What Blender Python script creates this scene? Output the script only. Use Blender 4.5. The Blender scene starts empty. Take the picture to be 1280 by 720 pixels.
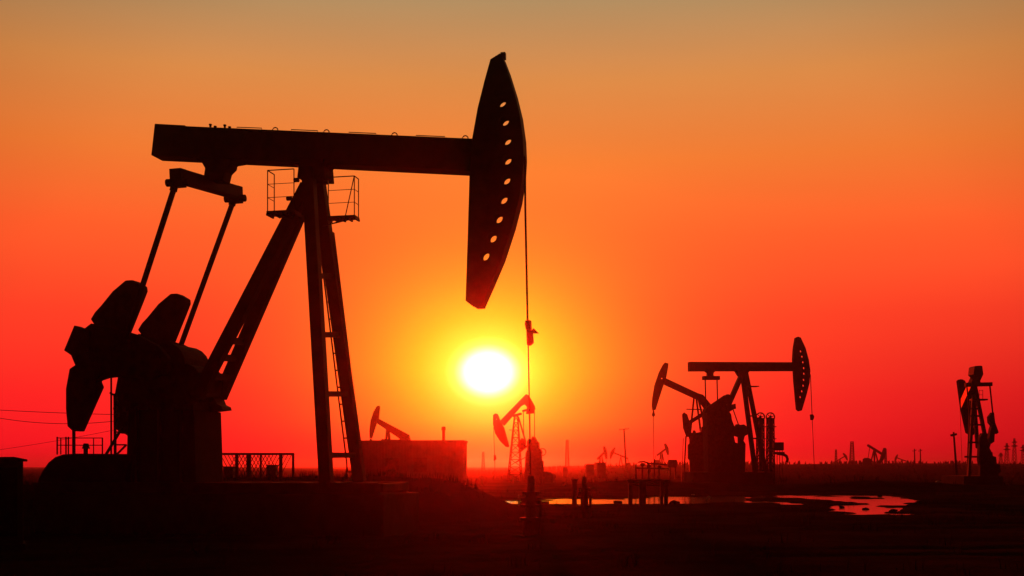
import bpy, bmesh, math, random
from mathutils import Vector, Matrix, noise

random.seed(7)
S = bpy.context.scene
COL = S.collection

# ------------------------------------------------------------------ camera
F = 1400.0            # focal length in photo pixels (1280 wide)
CX, HY = 640.0, 583.0  # picture centre column and the eye-level row
EYE = 1.6
cam = bpy.data.objects.new("camera", bpy.data.cameras.new("camera"))
COL.objects.link(cam)
cam.location = (0, 0, EYE)
cam.rotation_euler = (math.radians(90), 0, 0)
cam.data.sensor_width = 36.0
cam.data.lens = 36.0 * F / 1280.0
cam.data.shift_y = (HY - 360.0) / 1280.0
cam.data.clip_start = 0.1
cam.data.clip_end = 20000
S.camera = cam

# ------------------------------------------------------------------ render look
S.view_settings.view_transform = 'Standard'
S.view_settings.look = 'None'
S.view_settings.exposure = 0.0
S.view_settings.gamma = 1.0
S.view_settings.use_curve_mapping = False
S.render.engine = 'CYCLES'
S.cycles.use_denoising = True
S.cycles.max_bounces = 6
S.cycles.diffuse_bounces = 2
S.cycles.glossy_bounces = 2
S.cycles.volume_bounces = 0
S.cycles.sample_clamp_indirect = 4.0

# ------------------------------------------------------------------ sun and sky
SUN_DIR = Vector(((610 - CX) / F, 1.0, (HY - 465) / F)).normalized()
SUN_EL = math.asin(SUN_DIR.z)
SUN_AZ = math.atan2(SUN_DIR.x, SUN_DIR.y)
ld = bpy.data.lights.new("sun", 'SUN')
ld.energy = 3.4
ld.color = (1.0, 0.008, 0.002)
ld.angle = math.radians(0.5)
sun = bpy.data.objects.new("sun", ld)
COL.objects.link(sun)
sun.rotation_euler = (-SUN_DIR).to_track_quat('-Z', 'Y').to_euler()


def lin(r, g, b):
    f = lambda c: (c / 255 / 12.92) if c / 255 <= 0.04045 else ((c / 255 + 0.055) / 1.055) ** 2.4
    return (f(r), f(g), f(b), 1.0)


W = bpy.data.worlds.new("World")
S.world = W
W.use_nodes = True
nt = W.node_tree
nt.nodes.clear()
N = nt.nodes.new
L = nt.links.new


def math_node(op, a, b=None, c=None, clamp=False):
    n = N('ShaderNodeMath'); n.operation = op; n.use_clamp = clamp
    for i, v in enumerate((a, b, c)):
        if v is None:
            continue
        if isinstance(v, (int, float)):
            n.inputs[i].default_value = v
        else:
            L(v, n.inputs[i])
    return n.outputs[0]


def ramp_node(fac, stops, interp='EASE'):
    n = N('ShaderNodeValToRGB')
    n.color_ramp.interpolation = interp
    el = n.color_ramp.elements
    while len(el) > 1:
        el.remove(el[-1])
    el[0].position, el[0].color = stops[0]
    for p, c in stops[1:]:
        e = el.new(p); e.color = c
    L(fac, n.inputs[0])
    return n.outputs[0]


def mix_rgb(kind, fac, a, b):
    n = N('ShaderNodeMix'); n.data_type = 'RGBA'; n.blend_type = kind; n.clamp_result = False
    for sock, v in ((n.inputs[0], fac), (n.inputs[6], a), (n.inputs[7], b)):
        if isinstance(v, (int, float)):
            sock.default_value = v
        elif isinstance(v, tuple):
            sock.default_value = v
        else:
            L(v, sock)
    return n.outputs[2]


tc = N('ShaderNodeTexCoord')
sep = N('ShaderNodeSeparateXYZ')
L(tc.outputs['Generated'], sep.inputs[0])
dx, dy, dz = sep.outputs
# dusty sunset bands by elevation
el_pos = math_node('MAXIMUM', dz, 0.0)
bands = ramp_node(el_pos, [
    (0.000, lin(222, 12, 30)),
    (0.020, lin(247, 20, 33)),
    (0.060, lin(255, 34, 35)),
    (0.130, lin(255, 62, 38)),
    (0.198, lin(255, 92, 42)),
    (0.262, lin(238, 121, 50)),
    (0.325, lin(216, 138, 72)),
    (0.384, lin(174, 142, 98)),
    (0.460, lin(80, 56, 40)),
    (0.650, lin(34, 20, 16)),
    (1.000, lin(16, 8, 8)),
], 'LINEAR')
# slow falloff away from the sunset, all the way round to a dark east
side = ramp_node(math_node('MULTIPLY_ADD', dy, 0.5, 0.5), [
    (0.0, (0.012, 0.006, 0.006, 1)), (0.5, (0.04, 0.02, 0.02, 1)), (0.80, (0.45, 0.4, 0.4, 1)), (0.92, (0.76, 0.76, 0.76, 1)), (0.955, (1, 1, 1, 1)), (1.0, (1, 1, 1, 1))], 'LINEAR')
bands = mix_rgb('MULTIPLY', 1.0, bands, side)
# thicker, duller murk low on the right and a little in the upper left corner
low = math_node('SUBTRACT', 1.0, math_node('MULTIPLY', el_pos, 6.0), clamp=True)
rgt = math_node('MULTIPLY', math_node('SUBTRACT', dx, 0.20), 4.0, clamp=True)
murk = math_node('SUBTRACT', 1.0, math_node('MULTIPLY', math_node('MULTIPLY', low, rgt), 0.52))
bands = mix_rgb('MULTIPLY', 1.0, bands, murk)
# sun disc and the aureole round it
ex = math_node('MULTIPLY', math_node('SUBTRACT', dx, SUN_DIR.x), 0.90)
ez = math_node('MULTIPLY', math_node('SUBTRACT', dz, SUN_DIR.z), 1.10)
rr = math_node('SQRT', math_node('ADD', math_node('MULTIPLY', ex, ex), math_node('MULTIPLY', ez, ez)))
front = math_node('GREATER_THAN', dy, 0.0)
aur = math_node('MULTIPLY', math_node('EXPONENT', math_node('MULTIPLY', rr, -1.0 / 0.0455)), front)
floor_fade = ramp_node(el_pos, [(0.0, (0.14, 0.14, 0.14, 1)), (0.012, (0.26, 0.26, 0.26, 1)), (0.04, (0.78, 0.78, 0.78, 1)), (0.085, (1, 1, 1, 1)), (1.0, (1, 1, 1, 1))], 'LINEAR')
aur_c = mix_rgb('MULTIPLY', 1.0, (0.9, 1.75, 0.0, 1), aur)
aur_c = mix_rgb('MULTIPLY', 1.0, aur_c, floor_fade)
core = math_node('MULTIPLY', ramp_node(rr, [(0.0, (1, 1, 1, 1)), (0.0178, (1, 1, 1, 1)), (0.0215, (0.42, 0.42, 0.42, 1)), (0.0272, (0.09, 0.09, 0.09, 1)), (0.035, (0.015, 0.015, 0.015, 1)), (0.055, (0, 0, 0, 1))], 'LINEAR'), front)
core_c = mix_rgb('MULTIPLY', 1.0, (2.0, 1.8, 1.2, 1), core)
sky_c = mix_rgb('ADD', 1.0, bands, aur_c)
sky_c = mix_rgb('ADD', 1.0, sky_c, core_c)
# faint streaks of high dust
nz = N('ShaderNodeTexNoise'); nz.inputs['Scale'].default_value = 3.0; nz.inputs['Detail'].default_value = 4
mp = N('ShaderNodeMapping'); mp.inputs['Scale'].default_value = (1, 1, 7)
L(tc.outputs['Generated'], mp.inputs[0]); L(mp.outputs[0], nz.inputs['Vector'])
stk = math_node('MULTIPLY_ADD', nz.outputs[0], 0.10, 0.95)
sky_c = mix_rgb('MULTIPLY', 1.0, sky_c, stk)
bg = N('ShaderNodeBackground'); L(sky_c, bg.inputs[0]); bg.inputs[1].default_value = 1.0
# physical sky, very low at this hour, under the dusty bands
st = N('ShaderNodeTexSky'); st.sky_type = 'NISHITA'; st.sun_disc = False
st.sun_elevation = SUN_EL; st.sun_rotation = SUN_AZ; st.dust_density = 6.0; st.air_density = 2.0
st_c = mix_rgb('MULTIPLY', 1.0, st.outputs[0], (1.0, 0.30, 0.12, 1))
bg2 = N('ShaderNodeBackground'); L(st_c, bg2.inputs[0]); bg2.inputs[1].default_value = 0.004
add = N('ShaderNodeAddShader'); L(bg.outputs[0], add.inputs[0]); L(bg2.outputs[0], add.inputs[1])
out = N('ShaderNodeOutputWorld'); L(add.outputs[0], out.inputs[0])


# ------------------------------------------------------------------ materials
def material(name, base, rough=0.6, metal=0.0, var=0.35, scale=3.0, second=None, bump=0.0, spec=0.3):
    m = bpy.data.materials.new(name); m.use_nodes = True
    t = m.node_tree; p = t.nodes['Principled BSDF']
    tcn = t.nodes.new('ShaderNodeTexCoord')
    n1 = t.nodes.new('ShaderNodeTexNoise'); n1.inputs['Scale'].default_value = scale
    n1.inputs['Detail'].default_value = 6; n1.inputs['Roughness'].default_value = 0.65
    t.links.new(tcn.outputs['Object'], n1.inputs['Vector'])
    r = t.nodes.new('ShaderNodeValToRGB')
    r.color_ramp.elements[0].position = 0.35; r.color_ramp.elements[1].position = 0.68
    a = tuple(c * (1 - var) for c in base) + (1,)
    b = tuple(second) + (1,) if second else tuple(c * (1 + var) for c in base) + (1,)
    r.color_ramp.elements[0].color = a; r.color_ramp.elements[1].color = b
    t.links.new(n1.outputs[0], r.inputs[0])
    t.links.new(r.outputs[0], p.inputs['Base Color'])
    p.inputs['Roughness'].default_value = rough
    p.inputs['Metallic'].default_value = metal
    p.inputs['Specular IOR Level'].default_value = spec
    if bump:
        bn = t.nodes.new('ShaderNodeBump'); bn.inputs['Strength'].default_value = bump; bn.inputs['Distance'].default_value = 0.02
        t.links.new(n1.outputs[0], bn.inputs['Height']); t.links.new(bn.outputs[0], p.inputs['Normal'])
    return m


PAINT = material('weathered_paint', (0.075, 0.045, 0.035), 0.62, 0, 0.35, 2.2, (0.11, 0.05, 0.03), 0.08)
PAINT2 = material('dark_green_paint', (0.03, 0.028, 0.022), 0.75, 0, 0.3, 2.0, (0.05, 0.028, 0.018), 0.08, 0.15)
RUST = material('rusted_iron', (0.09, 0.045, 0.03), 0.8, 0, 0.4, 4.0, (0.13, 0.06, 0.03), 0.15)
STEEL = material('bare_steel', (0.12, 0.11, 0.10), 0.5, 0.6, 0.3, 6.0)
CONC = material('stained_concrete', (0.10, 0.08, 0.065), 0.9, 0, 0.3, 1.2, None, 0.2, 0.15)
CABLE = material('black_cable', (0.04, 0.035, 0.03), 0.7, 0, 0.2)
WOOD = material('grey_wood', (0.10, 0.075, 0.055), 0.85, 0, 0.3, 5.0, None, 0.1)
SHEET = material('faded_sheet_metal', (0.11, 0.08, 0.06), 0.6, 0.1, 0.25, 1.5, None, 0.05)
WEED = material('dry_weed', (0.05, 0.035, 0.018), 1.0, 0, 0.4, 2.0, None, 0, 0.0)
PLASTIC = material('pale_plastic', (0.6, 0.58, 0.55), 0.45, 0, 0.1, 9.0)


# ------------------------------------------------------------------ mesh helper
class MB:
    def __init__(self):
        self.bm = bmesh.new()

    def hull(self, pts):
        vs = [self.bm.verts.new(p) for p in pts]
        r = bmesh.ops.convex_hull(self.bm, input=vs)
        junk = [e for e in r['geom_interior'] if isinstance(e, bmesh.types.BMVert)]
        if junk:
            bmesh.ops.delete(self.bm, geom=junk, context='VERTS')

    def box(self, x0, y0, z0, x1, y1, z1):
        c = [(x, y, z) for x in (x0, x1) for y in (y0, y1) for z in (z0, z1)]
        v = [self.bm.verts.new(p) for p in c]
        for f in ((0, 1, 3, 2), (4, 6, 7, 5), (0, 4, 5, 1), (2, 3, 7, 6), (0, 2, 6, 4), (1, 5, 7, 3)):
            self.bm.faces.new([v[i] for i in f])

    def prism(self, poly, v0, v1):               # poly of (u, w), swept along local y
        a = [self.bm.verts.new((u, v0, w)) for u, w in poly]
        b = [self.bm.verts.new((u, v1, w)) for u, w in poly]
        self.bm.faces.new(a); self.bm.faces.new(b[::-1])
        n = len(poly)
        for i in range(n):
            j = (i + 1) % n
            self.bm.faces.new((a[i], b[i], b[j], a[j]))

    def plate(self, outer, holes, v0, v1):       # plate with round openings
        t = bmesh.new()
        for loop in [outer] + holes:
            vs = [t.verts.new((u, v0, w)) for u, w in loop]
            for i in range(len(vs)):
                t.edges.new((vs[i], vs[(i + 1) % len(vs)]))
        bmesh.ops.triangle_fill(t, edges=t.edges[:], use_beauty=True, use_dissolve=False)
        e = bmesh.ops.extrude_face_region(t, geom=t.faces[:])
        bmesh.ops.translate(t, verts=[g for g in e['geom'] if isinstance(g, bmesh.types.BMVert)], vec=(0, v1 - v0, 0))
        me = bpy.data.meshes.new('tmp'); t.to_mesh(me); t.free()
        self.bm.from_mesh(me); bpy.data.meshes.remove(me)

    def strip(self, path, v0, v1, th, inward=None):   # bent plate following a (u, w) path
        n = len(path); off = []
        for i in range(n):
            p = Vector(path[max(i - 1, 0)]); q = Vector(path[min(i + 1, n - 1)])
            d = (q - p).normalized(); off.append((path[i][0] - d.y * th, path[i][1] + d.x * th))
        self.prism(list(path) + off[::-1], v0, v1)

    def bar(self, p, q, w, h=None, up=(0, 1, 0), w2=None):   # rectangular bar, h is measured along `up`
        p, q = Vector(p), Vector(q); h = h or w
        d = (q - p).normalized(); u = Vector(up)
        if abs(d.dot(u)) > 0.98:
            u = Vector((1, 0, 0))
        a = d.cross(u).normalized(); b = a.cross(d).normalized()
        w2 = w if w2 is None else w2
        v = []
        for c, ww in ((p, w), (q, w2)):
            for s, t in ((-1, -1), (1, -1), (1, 1), (-1, 1)):
                v.append(self.bm.verts.new(c + a * (s * ww / 2) + b * (t * h / 2)))
        for f in ((3, 2, 1, 0), (4, 5, 6, 7), (0, 1, 5, 4), (1, 2, 6, 5), (2, 3, 7, 6), (3, 0, 4, 7)):
            self.bm.faces.new([v[i] for i in f])

    def tube(self, p, q, r, r2=None, n=8):
        self.path([p, q], r, n, r2)

    def path(self, pts, r, n=6, r2=None):
        pts = [Vector(p) for p in pts]; rings = []
        m = len(pts)
        for i, c in enumerate(pts):
            d = (pts[min(i + 1, m - 1)] - pts[max(i - 1, 0)]).normalized()
            u = Vector((0, 0, 1)) if abs(d.z) < 0.9 else Vector((1, 0, 0))
            a = d.cross(u).normalized(); b = a.cross(d).normalized()
            rr_ = r if r2 is None else r + (r2 - r) * i / (m - 1)
            rings.append([self.bm.verts.new(c + a * (rr_ * math.cos(2 * math.pi * k / n)) + b * (rr_ * math.sin(2 * math.pi * k / n))) for k in range(n)])
        for i in range(m - 1):
            for k in range(n):
                j = (k + 1) % n
                self.bm.faces.new((rings[i][k], rings[i][j], rings[i + 1][j], rings[i + 1][k]))
        self.bm.faces.new(rings[0][::-1]); self.bm.faces.new(rings[-1])

    def ring(self, c, R, r, axis='y', n=20, a0=0.0, a1=2 * math.pi):
        full = abs(a1 - a0 - 2 * math.pi) < 1e-4
        pts = []
        for k in range(n + 1):
            a = a0 + (a1 - a0) * k / n
            if axis == 'y':
                pts.append((c[0] + R * math.cos(a), c[1], c[2] + R * math.sin(a)))
            elif axis == 'x':
                pts.append((c[0], c[1] + R * math.cos(a), c[2] + R * math.sin(a)))
            else:
                pts.append((c[0] + R * math.cos(a), c[1] + R * math.sin(a), c[2]))
        self.path(pts, r, 6)

    def lattice(self, base, top, w0, w1, n, r):   # four-legged tapering lattice mast
        base, top = Vector(base), Vector(top)
        prev = None
        for i in range(n + 1):
            t = i / n; c = base.lerp(top, t); w = (w0 + (w1 - w0) * t) / 2
            cur = [c + Vector((sx * w, sy * w, 0)) for sx, sy in ((-1, -1), (1, -1), (1, 1), (-1, 1))]
            if prev:
                for k in range(4):
                    self.tube(prev[k], cur[k], r, n=4)
                    self.tube(prev[k], cur[(k + 1) % 4], r * 0.6, n=4)
                    self.tube(cur[k], cur[(k + 1) % 4], r * 0.6, n=4)
            prev = cur

    def build(self, name, m, parent=None, bevel=0.0, smooth=False):
        bm = self.bm
        bmesh.ops.recalc_face_normals(bm, faces=bm.faces[:])
        me = bpy.data.meshes.new(name); bm.to_mesh(me); bm.free()
        me.materials.append(m)
        if smooth:
            for f in me.polygons:
                f.use_smooth = True
        o = bpy.data.objects.new(name, me); COL.objects.link(o)
        if parent:
            o.parent = parent
        if bevel:
            b = o.modifiers.new('bevel', 'BEVEL'); b.width = bevel; b.segments = 2; b.limit_method = 'ANGLE'
        return o


def tag(o, label=None, cat=None, group=None, kind=None):
    if label: o['label'] = label
    if cat: o['category'] = cat
    if group: o['group'] = group
    if kind: o['kind'] = kind
    return o


def at(px, py, y):                               # photo pixel and distance -> world point
    return Vector(((px - CX) / F * y, y, EYE + (HY - py) / F * y))


class Unit:
    """A machine with its own frame: u along the walking beam, v across it, w up."""

    def __init__(self, name, label, cat, px, dist, yaw, group=None, z=0.0):
        self.a = math.radians(yaw); self.c, self.s = math.cos(self.a), math.sin(self.a)
        self.C = Vector(((px - CX) / F * dist, dist, z)); self.z = z
        self.px_m = F / dist
        e = bpy.data.objects.new(name, None); COL.objects.link(e)
        e.location = self.C; e.rotation_euler = (0, 0, -self.a); e.empty_display_size = 0.5
        self.e = tag(e, label, cat, group)

    def uw(self, px, py, v):
        X = (px - CX) / F
        u = (X * (self.C.y + v * self.c) - self.C.x - v * self.s) / (self.c + X * self.s)
        y = self.C.y - u * self.s + v * self.c
        return (u, EYE + (HY - py) / F * y - self.z)

    def p(self, px, py, v):
        u, w = self.uw(px, py, v)
        return Vector((u, v, w))

    def poly(self, pts, v):
        return [self.uw(x, y, v) for x, y in pts]

    def m(self, px):                              # a length in photo pixels -> metres at this machine
        return px / self.px_m

    # one-call parts
    def prism(self, name, pts, v0, v1, mat=None, bevel=0.0, parent=None, label=None):
        b = MB(); b.prism(self.poly(pts, v0), v0, v1)
        return tag(b.build(name, mat or PAINT, parent or self.e, bevel), label)

    def bar(self, name, a, b_, wpx, depth=None, mat=None, bevel=0.0, parent=None):
        b = MB(); w = self.m(wpx)
        b.bar(self.p(*a), self.p(*b_), w, depth or w)
        return b.build(name, mat or PAINT, parent or self.e, bevel)

    def tube(self, name, a, b_, rpx, mat=None, n=8, parent=None):
        b = MB(); b.tube(self.p(*a), self.p(*b_), self.m(rpx), n=n)
        return b.build(name, mat or PAINT, parent or self.e, smooth=True)


def circle(c, r, n=14):
    return [(c[0] + r * math.cos(2 * math.pi * k / n), c[1] + r * math.sin(2 * math.pi * k / n)) for k in range(n)]


def horse_head(U, poly_px, face_i, holes_px, hole_r_px, v0, v1, th, mat):
    """Cheek plates with lightening holes, the curved rope face and the closing back plate."""
    pl = U.poly(poly_px, v0)
    hs = [circle(U.uw(x, y, v0), U.m(hole_r_px)) for x, y in holes_px]
    root = None
    for a, b in ((v0, v0 + th), (v1 - th, v1)):
        m = MB(); m.plate(pl, hs, a, b)
        o = m.build('cheek_plate', mat, U.e)
        root = root or o
    i0, i1 = face_i
    m = MB(); path = pl[i0:i1 + 1]; m.strip(path, v0 - 0.012, v1 + 0.012, -0.03)
    m.build('rope_face', mat, U.e)
    rest = pl[i1:] + pl[:i0 + 1]
    m = MB(); cx = sum(p[0] for p in pl) / len(pl); cz = sum(p[1] for p in pl) / len(pl)
    k = 0.93
    m.strip([(cx + (a - cx) * k, cz + (b - cz) * 0.985) for a, b in rest], v0 + th, v1 - th, 0.015)
    m.build('back_plate', mat, U.e)


# ================================================================== THE SETTING
def fbm(x, y, s, o=3):
    t = 0.0; a = 1.0
    for i in range(o):
        t += a * noise.noise((x / s, y / s, 3.7 + i)); a *= 0.5; s *= 0.47
    return t


def sstep(a, b, x):
    t = min(1.0, max(0.0, (x - a) / (b - a)))
    return t * t * (3 - 2 * t)


# shallow pools: (outline in photo pixels) laid flat on the ground
POOLS = [
    [(590, 626), (640, 624.5), (700, 622), (790, 621), (850, 619.5), (930, 619.5), (985, 618.3), (1070, 618.3), (1120, 620), (1140, 623), (1172, 626), (1140, 628),
     (1126, 633), (1136, 636), (1112, 640), (1150, 642.2), (1080, 643), (1045, 641.5), (1058, 639.6), (1022, 638.6), (1050, 636), (1015, 632), (960, 628.5), (900, 627.5), (850, 629.5), (760, 630), (690, 630), (640, 629), (600, 628.5)],
]
SPITS = [   # tongues of mud that break the water up
    [(930, 622.0), (965, 621.4), (1012, 623.5), (1068, 627.0), (1030, 628.5), (975, 626.0), (935, 625.0)],
    [(1000, 627.6), (1078, 628.6), (1052, 630.6), (1008, 631.0)],
    [(1066, 620.6), (1112, 620.4), (1104, 621.6), (1074, 621.8)],
    [(1100, 631.5), (1150, 630.6), (1150, 632.4), (1112, 633.4)],
]


def row_distance(P, px, py):
    best = 1e9; inside = False; n = len(P)
    for i in range(n):
        (x0, y0), (x1, y1) = P[i], P[(i + 1) % n]
        if (y0 > py) != (y1 > py) and px < (x1 - x0) * (py - y0) / (y1 - y0) + x0:
            inside = not inside
        # columns weighted down: the rows are strongly foreshortened
        ax, ay, bx, by = x0 * 0.18, y0, x1 * 0.18, y1
        qx, qy = px * 0.18, py
        t = max(0, min(1, ((qx - ax) * (bx - ax) + (qy - ay) * (by - ay)) / ((bx - ax) ** 2 + (by - ay) ** 2 + 1e-9)))
        best = min(best, math.hypot(qx - ax - t * (bx - ax), qy - ay - t * (by - ay)))
    return best if inside else -best


def pool_d(x, y):                                 # positive inside the pool
    if y < 20 or y > 75:
        return -9
    px, py = CX + x / y * F, HY + EYE * F / y
    d = row_distance(POOLS[0], px, py)
    if d > -4:
        for P in SPITS:
            d = min(d, -row_distance(P, px, py))
    return d


def ground_z(x, y):
    z = 0.04 * fbm(x, y, 6.0) + 0.02 * fbm(x + 31, y, 1.1, 2) + 0.02
    far = sstep(90, 400, y)
    for c0_, amp in ((27.0, 1.6), (28.7, 1.6), (19.0, 1.1), (20.6, 1.1)):   # wheel ruts
        z -= 0.05 * math.exp(-((y - c0_ - amp * math.sin(x * 0.11) - 0.06 * x) / 0.28) ** 2)
    z += far * (0.5 * fbm(x, y, 90.0) - 0.1)
    # bund of earth behind the big pump
    b = sstep(1.5, -2.5, x) * math.exp(-((y - 34.5) / 1.7) ** 2) * (1.28 + 0.10 * fbm(x, y, 2.5))
    z += b * (1 - 0.25 * sstep(-10, -14, x))
    # low banks across the middle distance
    z += 0.45 * math.exp(-((y - 74 - 0.1 * x) / 4.0) ** 2) * sstep(0, 6, x) * (0.8 + 0.6 * fbm(x, y, 7))
    z += sstep(3, 40, x) * sstep(150, 330, y) * (1.0 + 0.004 * (y - 150) * sstep(400, 150, y) + 0.5 * fbm(x, y, 40))
    z += sstep(200, 450, y) * sstep(20, 90, x) * 1.5
    d = pool_d(x, y)
    if d > -4:
        d += 1.2 * fbm(x * 0.5, y, 2.2, 3) + 2.2 * fbm(x * 0.6 + 9, y * 1.3, 1.0, 2)
        k = sstep(-4, -1, d)
        z = z * (1 - k) + k * (0.0 + 0.012 * fbm(x, y, 1.5, 2))
        z -= 0.11 * sstep(-0.5, 0.5, d)
    return z


def axis_samples(dense_a, dense_b, step, lim_a, lim_b, grow=1.22):
    v = [dense_a + step * i for i in range(int((dense_b - dense_a) / step) + 1)]
    s = step; x = v[-1]
    while x < lim_b:
        s *= grow; x += s; v.append(min(x, lim_b))
    s = step; x = v[0]; pre = []
    while x > lim_a:
        s *= grow; x -= s; pre.append(max(x, lim_a))
    return pre[::-1] + v


xs = axis_samples(-20, 30, 0.22, -2400, 2400)
ys = axis_samples(9, 80, 0.22, -300, 2500, 1.12)
verts = [(x, y, ground_z(x, y)) for y in ys for x in xs]
nx = len(xs)
faces = [(j * nx + i, j * nx + i + 1, (j + 1) * nx + i + 1, (j + 1) * nx + i) for j in range(len(ys) - 1) for i in range(nx - 1)]
gm = bpy.data.meshes.new('ground'); gm.from_pydata(verts, [], faces)
for f in gm.polygons:
    f.use_smooth = True
ground = bpy.data.objects.new('ground', gm); COL.objects.link(ground)
tag(ground, kind='structure')
m = bpy.data.materials.new('oily_soil'); m.use_nodes = True
t = m.node_tree; p = t.nodes['Principled BSDF']
tcn = t.nodes.new('ShaderNodeTexCoord')
n1 = t.nodes.new('ShaderNodeTexNoise'); n1.inputs['Scale'].default_value = 0.35; n1.inputs['Detail'].default_value = 9
n2 = t.nodes.new('ShaderNodeTexNoise'); n2.inputs['Scale'].default_value = 5.0; n2.inputs['Detail'].default_value = 8
for n in (n1, n2):
    t.links.new(tcn.outputs['Object'], n.inputs['Vector'])
r = t.nodes.new('ShaderNodeValToRGB')
r.color_ramp.elements[0].position = 0.35; r.color_ramp.elements[0].color = (0.026, 0.017, 0.012, 1)
r.color_ramp.elements[1].position = 0.70; r.color_ramp.elements[1].color = (0.075, 0.050, 0.036, 1)
t.links.new(n1.outputs[0], r.inputs[0]); t.links.new(r.outputs[0], p.inputs['Base Color'])
p.inputs['Roughness'].default_value = 1.0; p.inputs['Specular IOR Level'].default_value = 0.0
bn = t.nodes.new('ShaderNodeBump'); bn.inputs['Strength'].default_value = 0.7; bn.inputs['Distance'].default_value = 0.06
t.links.new(n2.outputs[0], bn.inputs['Height']); t.links.new(bn.outputs[0], p.inputs['Normal'])
gm.materials.append(m)
SOIL = m

# pool water
wm = bpy.data.materials.new('pool_water'); wm.use_nodes = True
t = wm.node_tree; p = t.nodes['Principled BSDF']
p.inputs['Base Color'].default_value = (0.02, 0.015, 0.012, 1); p.inputs['Roughness'].default_value = 0.11
p.inputs['IOR'].default_value = 1.33
tcn = t.nodes.new('ShaderNodeTexCoord'); wn = t.nodes.new('ShaderNodeTexNoise')
wn.inputs['Scale'].default_value = 1.6; wn.inputs['Detail'].default_value = 5
t.links.new(tcn.outputs['Object'], wn.inputs['Vector'])
bn = t.nodes.new('ShaderNodeBump'); bn.inputs['Strength'].default_value = 0.5; bn.inputs['Distance'].default_value = 0.03
t.links.new(wn.outputs[0], bn.inputs['Height']); t.links.new(bn.outputs[0], p.inputs['Normal'])
b = MB(); vs = [b.bm.verts.new(q) for q in ((-4, 33, -0.045), (26, 33, -0.045), (26, 70, -0.045), (-4, 70, -0.045))]
b.bm.faces.new(vs)
tag(b.build('water', wm), kind='structure')

# ================================================================== THE BIG PUMP
A = Unit('pumpjack', 'big dark pumpjack in front of the others, its tall head hanging over the low sun', 'pumpjack', 388, 27.0, 12.0, 'pumpjacks in the oil field')
BW = 0.24
# walking beam with flanges
bm_ = MB()
beam = A.poly([(193, 157), (590, 174.5), (586, 212), (189, 193)], -BW)
bm_.prism(beam, -BW, BW)
top = A.poly([(193, 155.8), (592, 173.2), (592, 175.2), (193, 157.8)], -BW - 0.03)
bm_.prism(top, -BW - 0.03, BW + 0.03)
bot = A.poly([(189, 191.8), (586, 210.6), (586, 212.8), (189, 194)], -BW - 0.03)
bm_.prism(bot, -BW - 0.03, BW + 0.03)
A_beam = bm_.build('walking_beam', PAINT, A.e, 0.008)
A.prism('tail_plate', [(193.5, 154.6), (231, 156.6), (231, 158.2), (193.5, 156.2)], -BW - 0.02, BW + 0.02, parent=A_beam)
for x, y in ((344, 163), (408, 165.8), (493, 169.6), (581.5, 173.4)):
    q = A.p(x, y, 0); b = MB(); b.ring(q, 0.07, 0.014, 'y', 10, -0.4, math.pi + 0.4)
    b.build('lifting_eye', STEEL, A_beam, smooth=True)
for x, y in ((263, 158.6), (269, 159.5), (281, 159.4), (287, 160.2)):
    q = A.p(x, y, -0.12); b = MB(); hgt = 0.07 if x in (263, 281) else 0.04
    b.tube(q, q + Vector((0, 0, hgt)), 0.028, n=6); b.tube(q + Vector((0, 0, hgt - 0.03)), q + Vector((0, 0, hgt)), 0.038, n=6)
    b.build('bolt', STEEL, A_beam)
for x0, x1, y0, y1 in ((296, 327, 159.0, 160.2), (364, 397, 162, 163.4), (436, 470, 165.3, 166.8), (520, 556, 169.2, 170.8)):
    b = MB(); p0, p1 = A.p(x0, y0, -BW), A.p(x1, y1, -BW)
    b.path([p0 - Vector((0, 0, 0.09)), p0, p1, p1 - Vector((0, 0, 0.09))], 0.011, 5)
    b.build('grab_rod', STEEL, A_beam)
# head
HP = [(613, 74), (625, 66.5), (627.5, 70), (634, 87), (643, 116), (649.5, 143), (653.5, 172), (654.5, 196), (653, 222),
      (648.5, 250), (640, 283), (627, 323), (613, 356), (601, 383), (592, 383.5), (582, 376), (584.5, 300), (587, 215), (590, 174), (597, 135), (606, 99)]
HOLES = [(x - 1.8, y - 3.2) for x, y in ((628.2, 130.5), (632.0, 154), (634.7, 178), (635, 202.6), (633.6, 227.4), (630, 251.7), (624, 275.8), (616.4, 299.9), (607.3, 322.5))]
horse_head(A, HP, (2, 13), HOLES, 6.0, -0.2, 0.2, 0.014, PAINT)
b = MB(); q = A.p(629, 68, 0.12); b.box(q.x - 0.05, 0.05, q.z - 0.12, q.x + 0.06, 0.18, q.z + 0.03)
b.build('rope_anchor', STEEL, A.e)
# bridle, carrier bar and polished rod
for v in (-0.15, 0.15):
    b = MB(); b.path([A.p(653.5, 196, v) + Vector((0.045, 0, 0)), A.p(654, 222, v) + Vector((0.045, 0, 0)), A.p(656.6, 260, v * 0.9), A.p(659.5, 402, v * 0.12)], 0.025, 6)
    b.build('bridle_rope', CABLE, A.e)
b = MB()
b.prism(A.poly([(656.5, 400.5), (662.5, 400), (663, 411), (664, 411.5), (657.5, 412.5), (655.8, 405)], -0.09), -0.09, 0.09)
b.prism(A.poly([(658, 412), (665, 413), (666, 428), (662, 431.5), (658.5, 431)], -0.07), -0.07, 0.07)
b.prism(A.poly([(663.5, 413.5), (667.2, 410), (668, 411.4), (673.5, 416.6), (664, 416.6)], -0.03), -0.03, 0.03)
b.build('carrier_bar', STEEL, A.e, 0.005)
A.tube('polished_rod', (660.3, 430, 0), (663.2, 594, 0), 0.75, STEEL)
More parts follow.
